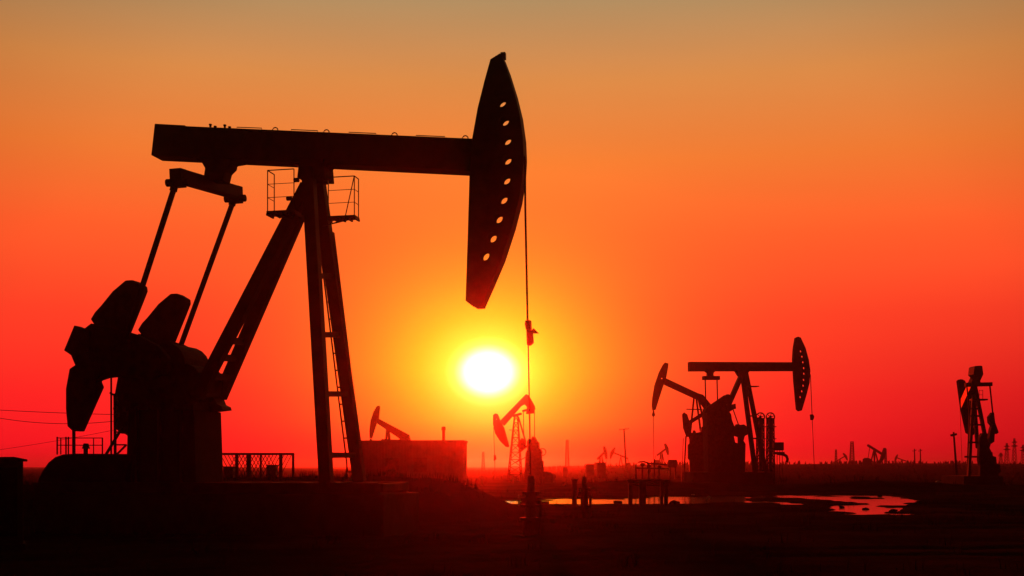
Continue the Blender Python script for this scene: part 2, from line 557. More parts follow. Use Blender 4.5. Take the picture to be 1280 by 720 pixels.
# samson post
b = MB()
b.prism(A.poly([(374, 196), (404, 197.5), (406, 222), (371, 222)], -0.32), -0.32, 0.32)
b.build('center_bearing', RUST, A.e, 0.02)
for pts in ([(373, 199), (366, 204), (372, 207)], [(404, 200), (411, 203), (408, 209), (404, 210)]):
    b = MB(); b.prism(A.poly(pts, -0.2), -0.2, 0.2); b.build('bearing_bracket', RUST, A.e)
nleg_t, nleg_b = A.p(385.5, 210, -0.30), A.p(408.2, 605, -1.0)
fleg_t, fleg_b = A.p(396, 210, 0.30), A.p(449.6, 602, 1.0)
for tp, bt in ((nleg_t, nleg_b), (fleg_t, fleg_b)):
    b = MB(); b.bar(bt, tp, 0.28, 0.26)
    b.build('leg', PAINT, A.e, 0.012)


def on_leg(tp, bt, px_y):
    # the point of a leg that lies at photo row px_y
    lo, hi = 0.0, 1.0
    for _ in range(40):
        mid = (lo + hi) / 2; q = bt.lerp(tp, mid)
        yw = A.C.y - q.x * A.s + q.y * A.c
        row = HY - (q.z - EYE) / yw * F
        if row > px_y: lo = mid
        else: hi = mid
    return bt.lerp(tp, lo)


for y in (345, 418.5, 492.5, 569):
    b = MB(); b.bar(on_leg(nleg_t, nleg_b, y), on_leg(fleg_t, fleg_b, y), 0.13, 0.12, (1, 0, 0)); b.build('cross_brace', PAINT, A.e)
# ladder on the far leg
b = MB()
r0, r1 = A.p(404, 340, 0.62), A.p(433.4, 578, 0.95)
off = Vector((0.40, 0, 0))
b.path([A.p(398, 292, 0.56), r0, r1, A.p(434, 588, 0.96), A.p(429, 602, 0.98)], 0.022, 5)
b.path([A.p(398, 292, 0.56) + off, r0 + off, r1 + off, A.p(433, 604, 0.98) + off], 0.022, 5)
k = 0
while k < 15:
    q = A.p(398, 292, 0.56).lerp(r1 + (r1 - r0) * 0.05, k / 14.0); b.tube(q, q + off, 0.019, n=5); k += 1
b.build('ladder', STEEL, A.e)
# rear strut, two members tied together
nr_t, nr_b = A.p(384, 232, -0.22), A.p(246, 497, -0.58)
fr_t, fr_b = A.p(389.5, 232, 0.22), A.p(275, 497, 0.58)
for tp, bt in ((nr_t, nr_b), (fr_t, fr_b)):
    b = MB(); b.bar(bt, tp, 0.285, 0.24); b.build('rear_strut', PAINT, A.e, 0.012)
for f in (0.02, 0.10, 0.19, 0.27):
    b = MB(); b.bar(nr_b.lerp(nr_t, f), fr_b.lerp(fr_t, f), 0.16, 0.12, (1, 0, 0)); b.build('strut_tie', PAINT, A.e)
A.prism('strut_foot', [(255, 497), (268, 497), (271, 505), (277, 508), (278, 512), (252, 515)], 0.2, 0.71, PAINT)
# work platforms round the post head
def platform(corners, h, v0, v1, brace):
    (x0, y0), (x1, y1) = corners
    a, c = A.p(x0, y0, v0), A.p(x1, y1, v0)
    z = (a.z + c.z) / 2
    b = MB(); b.box(a.x, v0, z - 0.05, c.x, v1, z)
    for k in range(5):
        u = a.x + (c.x - a.x) * k / 4
        b.box(u - 0.02, v0 + 0.02, z - 0.10, u + 0.02, v1 - 0.02, z - 0.05)
    pf = b.build('work_platform', STEEL, A.e)
    b = MB(); r = 0.013
    ends = [(a.x + 0.02, v0 + 0.02), (c.x - 0.02, v0 + 0.02), (a.x + 0.02, v1 - 0.02), (c.x - 0.02, v1 - 0.02)]
    for u, v in ends[:3] if brace == 'rear' else (ends[0], ends[1], ends[3]):
        b.tube((u, v, z), (u, v, z + h), r, n=5)
    outer = a.x + 0.02 if brace == 'rear' else c.x - 0.02
    for s, rr_ in ((1.0, 0.014), (0.66, 0.008), (0.33, 0.008)):
        b.tube((a.x + 0.02, v0 + 0.02, z + h * s), (c.x - 0.02, v0 + 0.02, z + h * s), rr_, n=5)
        b.tube((outer, v0 + 0.02, z + h * s), (outer, v1 - 0.02, z + h * s), rr_, n=5)
    if brace != 'rear':
        b.tube((c.x - 0.02, v0 + 0.02, z + h), (c.x - 0.24, v0 + 0.02, z), r, n=5)
    b.build('guard_rail', STEEL, pf)
    b = MB(); mid = a.x if brace == 'rear' else c.x - 0.3
    b.prism([(mid, z - 0.05), (mid + 0.25, z - 0.05), (0.0 + (0.25 if brace != 'rear' else -0.25), z - 0.2)], (v0 + v1) / 2, (v0 + v1) / 2 + 0.04)
    b.build('bracket', STEEL, pf)


platform([(333, 263.5), (368, 262)], 0.96, -0.70, -0.28, 'rear')
platform([(409, 268.5), (443.5, 270)], 0.93, -0.05, 0.28, 'front')
for x, y in ((371, 225), (362, 248), (408, 228)):
    q = A.p(x, y, -0.2); b = MB(); b.tube(q - Vector((0.07, 0, 0)), q + Vector((0.05, 0, 0)), 0.055, n=8); b.build('grease_fitting', STEEL, A.e)
# saddle and equalizer
b = MB()
b.prism(A.poly([(238, 193), (300, 196), (300, 201), (288, 203), (287, 208), (281, 214), (278, 226), (254, 224), (256, 210), (252, 203), (246, 199)], -0.2), -0.2, 0.2)
b.build('tail_bearing', RUST, A.e, 0.015)
eq_n, eq_f = A.p(222, 219.5, -1.28), A.p(294, 240.5, 1.28)
b = MB(); b.bar(eq_n, eq_f, 0.32, 0.30, (0, 0, 1)); eqo = b.build('equalizer', PAINT, A.e, 0.02)
ex_n, ex_f = A.p(219, 231, -1.28), A.p(292.5, 249, 1.28)
for q, e_ in ((eq_n, ex_n), (eq_f, ex_f)):
    b = MB(); d = (eq_f - eq_n).normalized()
    b.bar(q - d * 0.10 + Vector((0, 0, -0.06)), q + d * 0.13 + Vector((0, 0, -0.06)), 0.30, 0.42, (0, 0, 1))
    b.tube(q + Vector((-0.28, 0, -0.16)), q + Vector((0.28, 0, -0.16)), 0.09, n=10)
    b.build('equalizer_clamp', RUST, eqo)
# cranks, counterweights, pitmans (mirrored to the far side)
PIN = A.uw(222, 443, 1.28)
SHAFT = A.uw(196, 456, -0.9)
ARM = A.poly([(93, 407.5), (104, 411), (113, 404), (150, 412), (170, 418), (197, 432), (210, 448), (206, 466), (186, 474), (150, 470), (132, 472), (120, 476), (106, 470), (93, 456), (88, 444), (80, 438)], -1.18)
W1 = A.poly([(113.5, 399), (119, 390), (126, 382.5), (141, 364), (157, 350.5), (166, 350), (176.5, 356.5), (177, 362), (172, 375), (156, 415), (118, 406)], -1.2)
W3 = A.poly([(100, 452), (87, 461), (82.5, 486), (82.5, 511), (84.5, 533), (91, 539), (97, 539), (122, 483), (119, 476), (130, 464), (120, 454)], -1.2)
TIP = A.poly([(92.5, 406.5), (79.5, 438), (92, 446), (110, 440), (112, 414)], -1.2)
for sgn in (-1, 1):
    v = lambda a, b: (sgn * a, sgn * b)
    b = MB(); b.prism(ARM, *v(1.16, 0.98)); b.prism(circle(SHAFT, 0.26, 18), *v(1.22, 0.6)); cr = b.build('crank', RUST, A.e, 0.01)
    b = MB(); b.prism(W1, *v(1.22, 0.90)); b.build('counterweight', RUST, cr, 0.025)
    b = MB(); b.prism(W3, *v(1.22, 0.90)); b.build('counterweight', RUST, cr, 0.025)
    b = MB(); b.prism(TIP, *v(1.20, 0.92)); b.build('crank_tip', RUST, cr, 0.02)
    e_ = ex_n if sgn < 0 else ex_f
    pin = Vector((PIN[0], sgn * 1.28, PIN[1]))
    b = MB(); b.tube(e_, pin + (e_ - pin) * 0.03, 0.068, n=10)
    b.tube(e_ + Vector((0, 0, 0.05)), e_ + (pin - e_) * 0.04, 0.09, n=10)
    pit = b.build('pitman', PAINT, A.e, smooth=True)
    b = MB(); b.prism([(pin.x + a, pin.z + c) for a, c in ((-0.16, -0.16), (0.16, -0.16), (0.15, 0.05), (0.08, 0.12), (0.06, 0.26), (-0.02, 0.24), (-0.10, 0.06), (-0.17, 0.04))], sgn * 1.36, sgn * 1.18)
    b.build('crank_pin_bearing', RUST, pit, 0.012)
# gear reducer on its pedestal
b = MB()
b.prism(A.poly([(150, 474), (153, 455), (165, 441), (184, 434), (198, 440), (206, 452), (222, 454), (234, 461), (240, 474), (242, 512), (158, 512), (152, 492)], -0.6), -0.6, 0.6)
for c in (((205, 456), 0.55), ((228, 480), 0.5)):
    b.prism(circle(A.uw(*c[0], -0.66), c[1], 20), -0.66, 0.66)
gb = b.build('gear_reducer', RUST, A.e, 0.02)
for k in range(6):
    q = A.p(156 + 15 * k, 512, -0.62); b = MB(); b.tube((q.x, -0.64, q.z - 0.04), (q.x, -0.64, q.z + 0.06), 0.04, n=6)
    b.build('flange_bolt', STEEL, gb)
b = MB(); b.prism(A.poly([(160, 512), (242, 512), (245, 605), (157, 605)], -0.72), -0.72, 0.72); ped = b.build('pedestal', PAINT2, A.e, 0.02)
b = MB()
for x in (172, 200, 228):
    q0, q1 = A.p(x, 512, -0.72), A.p(x, 604, -0.72); b.box(q0.x - 0.03, -0.80, q1.z, q0.x + 0.03, -0.72, q0.z)
b.build('stiffener', PAINT, ped)
A.prism('inspection_door', [(208, 545), (222, 545), (222, 578), (208, 578)], -0.735, -0.72, PAINT2, parent=ped)
# side ladder on the right of the pedestal
A.prism('brake_housing', [(148, 500), (158, 500), (160, 545), (154, 541), (148, 522)], -0.3, 0.3, RUST)
# belt guard and motor house
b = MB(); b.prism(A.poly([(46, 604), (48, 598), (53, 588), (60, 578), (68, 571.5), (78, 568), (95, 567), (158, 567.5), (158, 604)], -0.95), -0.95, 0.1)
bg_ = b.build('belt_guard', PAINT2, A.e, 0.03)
b = MB()
zt = A.p(100, 567, -0.8).z
for x, y, r in ((71.5, 546, .018), (76, 547, .014), (82.5, 546, .018), (85.5, 546, .016), (92.3, 536, .04), (128, 547, .016), (117, 547, .012)):
    q = A.p(x, y, -0.8); b.tube((q.x, -0.8, zt - 0.02), q, r, n=6)
for y in (547.5, 556.5):
    b.tube(A.p(71.5, y, -0.8), A.p(128, y, -0.8), 0.011, n=5)
b.build('top_rail', STEEL, bg_)
b = MB(); q = A.p(107.5, 567, -0.6); b.tube(q - Vector((0, 0, .03)), q + Vector((0, 0, .22)), .06, n=8)
b.tube(q + Vector((0, 0, .12)), q + Vector((0, 0, .25)), .10, .06, n=10); b.build('breather_valve', STEEL, bg_)
b = MB()
b.tube(A.p(139, 470, -0.5), A.p(139, 568, -0.5), 0.022, n=6); b.tube(A.p(143.5, 492, -0.5), A.p(144, 568, -0.5), 0.035, n=6)
b.tube(A.p(132, 569, -0.5), A.p(153, 534, -0.5), 0.035, n=6); b.tube(A.p(137.5, 491, -0.5), A.p(148, 497, -0.5), 0.025, n=6)
b.tube(A.p(146, 568, -0.5), A.p(158, 556, -0.5), 0.025, n=6)
for y in (540, 556):
    b.tube(A.p(144, y, -0.5), A.p(158, y, -0.5), 0.018, n=5)
for x, y, r in ((146, 503, .05), (144.5, 511, .05), (147, 519, .045)):
    q = A.p(x, y, -0.5); b.tube(q - Vector((.04, 0, 0)), q + Vector((.05, 0, .01)), r, n=8)
b.build('brake_lever', STEEL, A.e)
# skid and concrete footing
sx0, sx1 = A.p(150, 604, -1.1).x, A.p(474, 604, -1.1).x
zs = nleg_b.z + 0.03
b = MB()
for v in (-1.15, 0.95):
    b.box(sx0, v, zs - 0.26, sx1, v + 0.2, zs - 0.235); b.box(sx0, v, zs - 0.025, sx1, v + 0.2, zs); b.box(sx0, v + 0.08, zs - 0.24, sx1, v + 0.12, zs - 0.02)
for k in range(9):
    u = sx0 + (sx1 - sx0) * k / 8; b.box(u - 0.06, -1.0, zs - 0.2, u + 0.06, 1.0, zs - 0.02)
b.build('skid', PAINT, A.e)
b = MB(); b.box(A.p(44, 604, -1.3).x, -1.4, -0.25, sx1 + 0.2, 1.4, zs - 0.262); b.build('footing', CONC, A.e, 0.03)
b = MB(); b.box(A.p(44, 604, -1.0).x, -1.1, zs - 0.26, sx0, 0.3, zs - 0.002); b.build('motor_plinth', CONC, A.e, 0.02)

# wellhead under the big pump
q = A.p(663.5, 660, 0); wq = A.C + Vector((q.x * A.c, -q.x * A.s, 0))
wh = bpy.data.objects.new('wellhead', None); COL.objects.link(wh); wh.location = (wq.x, wq.y, 0)
tag(wh, 'squat wellhead with stacked valves under the hanging rod of the biggest pumpjack', 'wellhead', 'wellheads on the field')


def wellhead_parts(root, s=1.0, lite=False):
    b = MB(); b.tube((0, 0, -0.05), (0, 0, 0.35 * s), 0.19 * s, n=14); b.tube((0, 0, 0.35 * s), (0, 0, 0.42 * s), 0.26 * s, n=16)
    b.tube((0, 0, 0.42 * s), (0, 0, 0.95 * s), 0.13 * s, n=14); b.tube((0, 0, 0.66 * s), (0, 0, 0.72 * s), 0.22 * s, n=16); b.tube((0, 0, 0.95 * s), (0, 0, 1.02 * s), 0.2 * s, n=16)
    b.tube((0, 0, 1.02 * s), (0, 0, 1.38 * s), 0.09 * s, 0.07 * s, n=12)
    b.build('valve_stack', RUST, root, smooth=False)
    b = MB(); b.tube((-0.22 * s, 0, 0.82 * s), (0.2 * s, 0, 0.82 * s), 0.07 * s, n=10); b.tube((0.2 * s, 0, 0.82 * s), (0.2 * s, 0, 0.1 * s), 0.05 * s, n=10); b.tube((0.2 * s, 0, 0.1 * s), (0.2 * s, 1.2 * s, -0.02), 0.05 * s, n=8)
    b.build('flow_line', RUST, root)
    b = MB(); b.ring((-0.28 * s, 0, 0.82 * s), 0.12 * s, 0.015 * s, 'x', 14)
    for k in range(3):
        a = k * math.pi / 3; b.tube((-0.28 * s, -0.12 * s * math.cos(a), 0.82 * s - 0.12 * s * math.sin(a)), (-0.28 * s, 0.12 * s * math.cos(a), 0.82 * s + 0.12 * s * math.sin(a)), 0.008 * s, n=5)
    b.build('handwheel', STEEL, root)


wellhead_parts(wh)
# ================================================================== MIDDLE-DISTANCE PUMPS
PG = 'pumpjacks in the oil field'
B = Unit('pumpjack', 'level-beamed pumpjack on the right, its holed head facing right over the bank', 'pumpjack', 930, 90.0, -8.0, PG)
B.prism('walking_beam', [(862, 452.3), (993, 452.8), (993, 463.4), (862, 463.8)], -0.25, 0.25)
horse_head(B, [(994.5, 422.5), (997.5, 420.7), (1001, 422), (1007, 435), (1011, 449.6), (1013, 463), (1012, 478.6), (1008, 494), (1002.4, 513), (999, 514), (996.3, 511.6), (993, 476), (991.5, 449.6), (992.3, 436)],
           (2, 8), [(1001.5, 439), (1003.2, 445.6), (1004.4, 452.7), (1005.4, 460), (1005.6, 467), (1005.3, 474.6), (1004.7, 482), (1003, 489), (1001, 496.3)], 1.7, -0.14, 0.14, 0.02, PAINT)
B.tube('bridle_rope', (1013, 468, 0), (1015.2, 521, 0), 0.45, CABLE, 6)
b = MB(); b.prism(B.poly([(1013.4, 518), (1016.5, 518), (1018, 521), (1016.5, 525), (1014, 525)], -0.1), -0.1, 0.1); b.build('carrier_bar', STEEL, B.e)
B.tube('polished_rod', (1015.2, 524, 0), (1018, 586, 0), 0.4, STEEL, 6)
B.prism('tail_bearing', [(882, 463.5), (895, 463.5), (892, 466), (892, 471), (885, 471), (885, 466)], -0.2, 0.2, RUST)
B.bar('equalizer', (878.5, 472.5, 0), (899, 472.5, 0), 4.6, 0.4)
B.tube('pitman', (881.5, 474, -0.5), (882.3, 508, -0.6), 0.8); B.tube('pitman', (896.3, 474, 0.5), (897, 505, 0.6), 0.8)
B.prism('center_bearing', [(921, 463.6), (937, 463.6), (933, 470), (925, 470)], -0.3, 0.3, RUST)
for a, c in (((928, 467, -0.3), (944, 590, -1.0)), ((932.5, 467, 0.3), (957, 590, 1.0))):
    B.bar('leg', a, c, 4.8, 0.3)
for y, x0, x1 in ((495, 931.5, 938), (520, 935, 943.5), (548, 939, 949)):
    B.bar('cross_brace', (x0, y, -0.4), (x1, y, 0.4), 1.6, 0.12)
B.bar('rear_strut', (926.5, 470, 0), (899, 532, 0), 5.4, 0.4)
B.bar('work_platform', (934, 483, 0), (947, 483.2, 0), 0.9, 0.8, STEEL)
cr = B.prism('crank', [(880, 516), (884, 509), (906, 494), (912, 493), (913.5, 499), (888, 516)], -1.1, -0.85, RUST)
B.prism('counterweight', [(898, 500), (910, 492.6), (913.6, 494), (913.8, 502), (904, 508)], -1.2, -0.8, RUST, parent=cr)
cr = B.prism('crank', [(893, 518), (905, 508), (919, 505), (920, 510), (908, 517)], 0.85, 1.1, RUST)
B.prism('counterweight', [(910, 507), (919.5, 504.6), (920, 511), (912, 512)], 0.8, 1.2, RUST, parent=cr)
B.prism('gear_reducer', [(884, 512), (886, 508), (893, 507), (897, 504.5), (903, 507), (908, 506), (909, 511), (914, 518), (915, 525), (918, 533), (917.5, 546), (919, 553), (927, 556), (927, 606), (886, 606), (884, 531)], -0.6, 0.6, RUST)
B.prism('motor', [(917, 534), (921, 532.5), (923, 530), (926, 531.5), (930, 530.5), (935, 534), (935, 543), (931, 545), (929.5, 551), (932, 555), (931, 606), (926, 606), (925, 546), (917, 544)], -0.3, 0.3, RUST)
B.bar('brake_lever', (915, 508, 0.2), (923.5, 532, 0.2), 1.0)
B.prism('footing', [(866, 590), (966, 590), (966, 609), (866, 609)], -1.3, 1.3, CONC)

Cc = Unit('pumpjack', 'pumpjack facing left with its head raised, beam dipping behind the level-beamed pumpjack', 'pumpjack', 869, 100.0, 7.0, PG)
Cc.prism('walking_beam', [(832, 472.6), (872, 491.3), (879, 493.5), (894, 512), (884, 516), (872, 499.5), (867, 497.5), (830, 480.5)], -0.25, 0.25)
horse_head(Cc, [(835.6, 454.4), (831.7, 453.2), (829, 456), (824, 465.5), (818.3, 482), (815.7, 497.8), (815, 506.7), (816, 513), (819.4, 512), (824, 497.8), (828.3, 484.4), (832.8, 472), (835, 460)],
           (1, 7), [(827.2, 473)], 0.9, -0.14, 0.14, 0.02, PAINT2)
b = MB(); b.prism(Cc.poly([(816.2, 513), (817.6, 513), (819, 519), (816.4, 521.5), (815, 519)], -0.12), -0.12, 0.12); b.build('carrier_bar', STEEL, Cc.e)
Cc.tube('polished_rod', (816.8, 520, 0), (817.2, 586, 0), 0.4, STEEL, 6)
for a, c in (((867.5, 496, -0.3), (862, 548, -0.9)), ((870, 496, 0.3), (877, 548, 0.9)), ((872.5, 497, 0), (884, 545, 0))):
    Cc.bar('leg', a, c, 2.3, 0.25)
Cc.bar('cross_brace', (858, 511.5, 0), (878, 512, 0), 1.0, 0.3)
cr = Cc.bar('crank', (859, 530, -1.0), (886, 513, -1.0), 4.6, 0.25, RUST)
Cc.prism('counterweight', [(852.6, 518), (855, 515.3), (859, 518), (863, 530), (865, 546), (858, 546), (854, 535)], -1.2, -0.8, RUST, parent=cr)
Cc.prism('gear_reducer', [(862, 541.5), (866, 541), (866.5, 538), (869, 538), (870, 541), (876, 540), (877, 534), (881, 531), (884, 532), (889, 533), (891, 538), (896, 540), (905, 541), (905, 606), (862.5, 606), (862, 575), (860, 573), (860, 556), (862, 554)], -0.8, 0.8, RUST)
Cc.bar('brake_lever', (857.5, 545, 0), (854.5, 604, 0), 1.8)
Cc.bar('ladder', (854, 548, -0.2), (852, 604, -0.2), 0.8, 0.35, STEEL)

E = Unit('pumpjack', 'small pumpjack right under the sun, its head nodded low to the left', 'pumpjack', 645, 110.0, 8.0, PG)
E.prism('walking_beam', [(624, 527), (657.5, 492.6), (660.8, 494.2), (668.3, 508), (667.3, 516.5), (657.5, 517.5), (658.8, 509), (655.5, 505.2), (651, 507.5), (630, 532)], -0.22, 0.22)
horse_head(E, [(623, 520), (621.3, 517.2), (618.7, 516.8), (616.7, 518.5), (616.6, 530), (619.2, 541.7), (625, 550.8), (632.5, 558.3), (635, 559.2), (636.2, 557.5), (633.3, 546.7), (630, 535), (625, 525.8)],
           (3, 7), [(620.5, 524)], 0.7, -0.14, 0.14, 0.02, PAINT2)
E.tube('bridle_rope', (617, 534, 0), (618.3, 570, 0), 0.4, CABLE, 6)
b = MB(); b.prism(E.poly([(617.3, 569), (619.4, 569), (620.2, 574), (617, 576)], -0.12), -0.12, 0.12); b.build('carrier_bar', STEEL, E.e)
E.tube('polished_rod', (618.4, 574, 0), (618.8, 598, 0), 0.4, STEEL, 6)
E.bar('equalizer', (654, 513.5, -0.6), (668, 511, 0.6), 2.4, 0.3)
E.tube('pitman', (654.3, 514, -0.9), (654.8, 546, -0.9), 0.5); E.tube('pitman', (662.5, 515, 0.9), (662.8, 550, 0.9), 0.5); E.tube('pitman', (668, 514, 0.9), (668.3, 552, 0.9), 0.5)
b = MB(); b.lattice(E.p(643.5, 602, 0), E.p(645.2, 519, 0), 1.35, 0.3, 9, 0.05); b.build('lattice_post', PAINT2, E.e)
E.bar('center_bearing', (641, 520, 0), (652, 517, 0), 2.6, 0.5, RUST)
E.bar('rear_strut', (648, 521, 0), (657, 552, 0), 1.6, 0.25)
E.bar('work_platform', (636.5, 537.5, 0), (645, 537.7, 0), 0.7, 0.7, STEEL)
cr = E.bar('crank', (648, 566, -0.9), (661, 556, -0.9), 2.2, 0.25, RUST)
E.prism('counterweight', [(646, 557), (652, 547.5), (657, 550), (657, 560), (650, 562)], -1.1, -0.75, RUST, parent=cr)
E.bar('stay', (645, 578, 0), (658, 571, 0), 1.0, 0.12)
E.prism('gear_reducer', [(657, 566), (659, 562), (658.5, 552), (660.5, 548.5), (664, 549), (665, 545.5), (668, 546.5), (670, 551), (672.5, 553), (673, 560), (676, 563), (676, 575), (678, 577), (678, 604), (655, 604), (656, 580)], -0.6, 0.6, RUST)
b = MB(); b.ring(E.p(678.2, 565, -0.7), 0.33, 0.05, 'y', 18); q = E.p(678.2, 565, -0.7); b.tube(q, q + Vector((-0.4, 0.3, 0)), 0.05, n=6); b.build('flywheel', RUST, E.e)
E.prism('motor', [(677, 590), (681, 589.5), (688, 590.5), (692, 594), (692, 604), (677, 604)], -0.4, 0.4, RUST)

Fu = Unit('pumpjack', 'small pumpjack facing left, showing above the roof of the long site cabin', 'pumpjack', 485, 120.0, 9.0, PG)
Fu.prism('walking_beam', [(471, 522.5), (510.5, 543.5), (511.8, 548.7), (509.5, 552.5), (503, 551), (496, 546), (469.5, 528)], -0.22, 0.22)
horse_head(Fu, [(474.3, 509), (473.8, 507), (471.3, 507.8), (467, 515.3), (463.5, 526), (462, 538.7), (462.3, 547.4), (464.4, 547.4), (469, 533), (473, 522.5)],
           (2, 6), [(467.5, 528)], 0.6, -0.14, 0.14, 0.02, PAINT2)
b = MB(); b.prism(Fu.poly([(462.3, 548), (464, 548), (464.4, 552.4), (462, 552.6)], -0.12), -0.12, 0.12); b.build('carrier_bar', STEEL, Fu.e)
Fu.tube('polished_rod', (463, 552, 0), (463.2, 598, 0), 0.4, STEEL, 6)
for a, c in (((484, 537, -0.3), (478, 600, -0.9)), ((485.5, 537, 0.3), (492, 600, 0.9))):
    Fu.bar('leg', a, c, 2.4, 0.25)
Fu.bar('work_platform', (477.5, 549.5, 0), (500, 550.5, 0), 1.6, 0.6, STEEL)
Fu.prism('gear_reducer', [(497, 552), (502, 545), (510, 549), (512, 600), (494, 600)], -0.6, 0.6, RUST)
cr = Fu.bar('crank', (500, 551, -0.9), (515, 560, -0.9), 3.0, 0.25, RUST)
Fu.prism('counterweight', [(508, 553), (516, 556), (519, 566), (511, 564)], -1.1, -0.75, RUST, parent=cr)

# pump seen from behind, far right: yaw 0 frame, points carry their own distance
Dd = Unit('pumpjack', 'pumpjack at the right edge seen from behind, its head hanging beside the post', 'pumpjack', 1222, 87.0, 0.0, PG)


def dl(px, py, y):
    return at(px, py, y) - Dd.C


b = MB(); hp = [(1197.6, 476), (1200, 474), (1204, 474.3), (1206, 478), (1209, 497), (1214.5, 528), (1216.3, 541), (1213.5, 543.3), (1209, 541), (1202.5, 512)]
lo = [dl(x, y, 90.3) for x, y in hp]
b.prism([(q.x, q.z) for q in lo], 90.3 - 87, 90.36 - 87)
b.prism([(q.x, q.z) for q in lo], 90.62 - 87, 90.68 - 87)
b.build('cheek_plate', PAINT, Dd.e)
b = MB(); b.prism([(q.x, q.z) for q in [dl(x + 0.5, y + 1.5, 90.6) for x, y in hp]], 90.36 - 87, 90.62 - 87); b.build('rope_face', PAINT, Dd.e)
b = MB(); b.bar(dl(1224, 463, 83.0), dl(1205.0, 505, 90.4), 0.66, 0.50, (1, 0, 0)); b.prism([(q.x, q.z) for q in [dl(x, y, 82.6) for x, y in ((1218, 458.5), (1219.5, 457.4), (1226.5, 457), (1228, 459), (1228.3, 467), (1226, 469.5), (1223.5, 474), (1217, 468))]], 82.6 - 87, 83.6 - 87)
b.build('walking_beam', PAINT, Dd.e)
b = MB(); b.bar(dl(1206.5, 481, 84.2), dl(1239.3, 480.3, 84.2), 0.28, 0.4); eo = b.build('equalizer', PAINT, Dd.e)
b = MB(); b.prism([(q.x, q.z) for q in [dl(x, y, 83.8) for x, y in ((1214, 479), (1218, 470), (1225, 470), (1226, 482), (1215, 483))]], -3.2, -2.5); b.build('tail_bearing', RUST, Dd.e)
for a, c in ((dl(1237.3, 482, 84.2), dl(1241, 517, 84.6)), (dl(1208.5, 482, 84.2), dl(1212, 520, 84.6))):
    b = MB(); b.tube(a, c, 0.055, n=6); b.build('pitman', PAINT, Dd.e)
b = MB(); b.prism([(q.x, q.z) for q in [dl(x, y, 84.3) for x, y in ((1240.6, 515.6), (1242.6, 515.5), (1244, 528), (1248.5, 540.5), (1246, 542.5), (1243.5, 541), (1243, 552), (1239.5, 554.5), (1236.5, 548), (1238, 538), (1240, 532), (1236.8, 528), (1236.4, 521))]], -2.7, -2.3)
b.build('counterweight', RUST, Dd.e)
for a, c, w in (((1217, 484, 87), (1211, 597, 86), .2), ((1219, 484, 87), (1231, 544, 86.4), .24), ((1216.5, 486, 88), (1222, 560, 89), .24), ((1213, 497, 88), (1209, 597, 89), .12)):
    b = MB(); b.bar(dl(*a), dl(*c), w, w); b.build('leg', PAINT, Dd.e)
for y, x0, x1 in ((511, 1214, 1226), (520, 1213, 1227), (531, 1213, 1229), (553, 1210.5, 1226), (571, 1206, 1226)):
    b = MB(); b.bar(dl(x0, y, 86.4), dl(x1, y, 86.6), .13, .13); b.build('cross_brace', PAINT, Dd.e)
b = MB(); b.box(*dl(1217, 500.2, 86.6), *dl(1229.5, 499.2, 87.4)); pf = b.build('work_platform', STEEL, Dd.e)
b = MB()
for x in (1224, 1228.5):
    b.tube(dl(x, 499.5, 87), dl(x, 487.5, 87), .02, n=5)
for y in (488, 493.5):
    b.tube(dl(1224, y, 87), dl(1228.5, y, 87), .015, n=5)
b.build('guard_rail', STEEL, pf)
b = MB(); b.prism([(q.x, q.z) for q in [dl(x, y, 86) for x, y in ((1224.5, 606), (1225.5, 582), (1224, 575), (1225, 547), (1228, 541.5), (1231, 543), (1234, 541.5), (1237, 546), (1239, 553), (1237, 560), (1240, 566), (1239, 606))]], -1.0, -0.55); b.build('gear_reducer', RUST, Dd.e)
b = MB(); b.prism([(q.x, q.z) for q in [dl(x, y, 86) for x, y in ((1241, 578), (1241, 570), (1243, 570), (1243.5, 565), (1245.5, 565), (1246, 570), (1250, 571), (1251, 580), (1255, 581), (1256, 590), (1253, 592), (1253, 606), (1241, 606))]], -0.3, 0.3); b.build('motor', RUST, Dd.e)
b = MB(); b.prism([(q.x, q.z) for q in [dl(x, y, 85) for x, y in ((1205, 595), (1254, 595), (1254, 612), (1205, 612))]], -2.0, 2.5); b.build('footing', CONC, Dd.e)
b = MB(); b.tube(dl(1199.5, 497, 90.9), dl(1202.8, 586, 90.9), .018, n=5); b.build('polished_rod', STEEL, Dd.e)


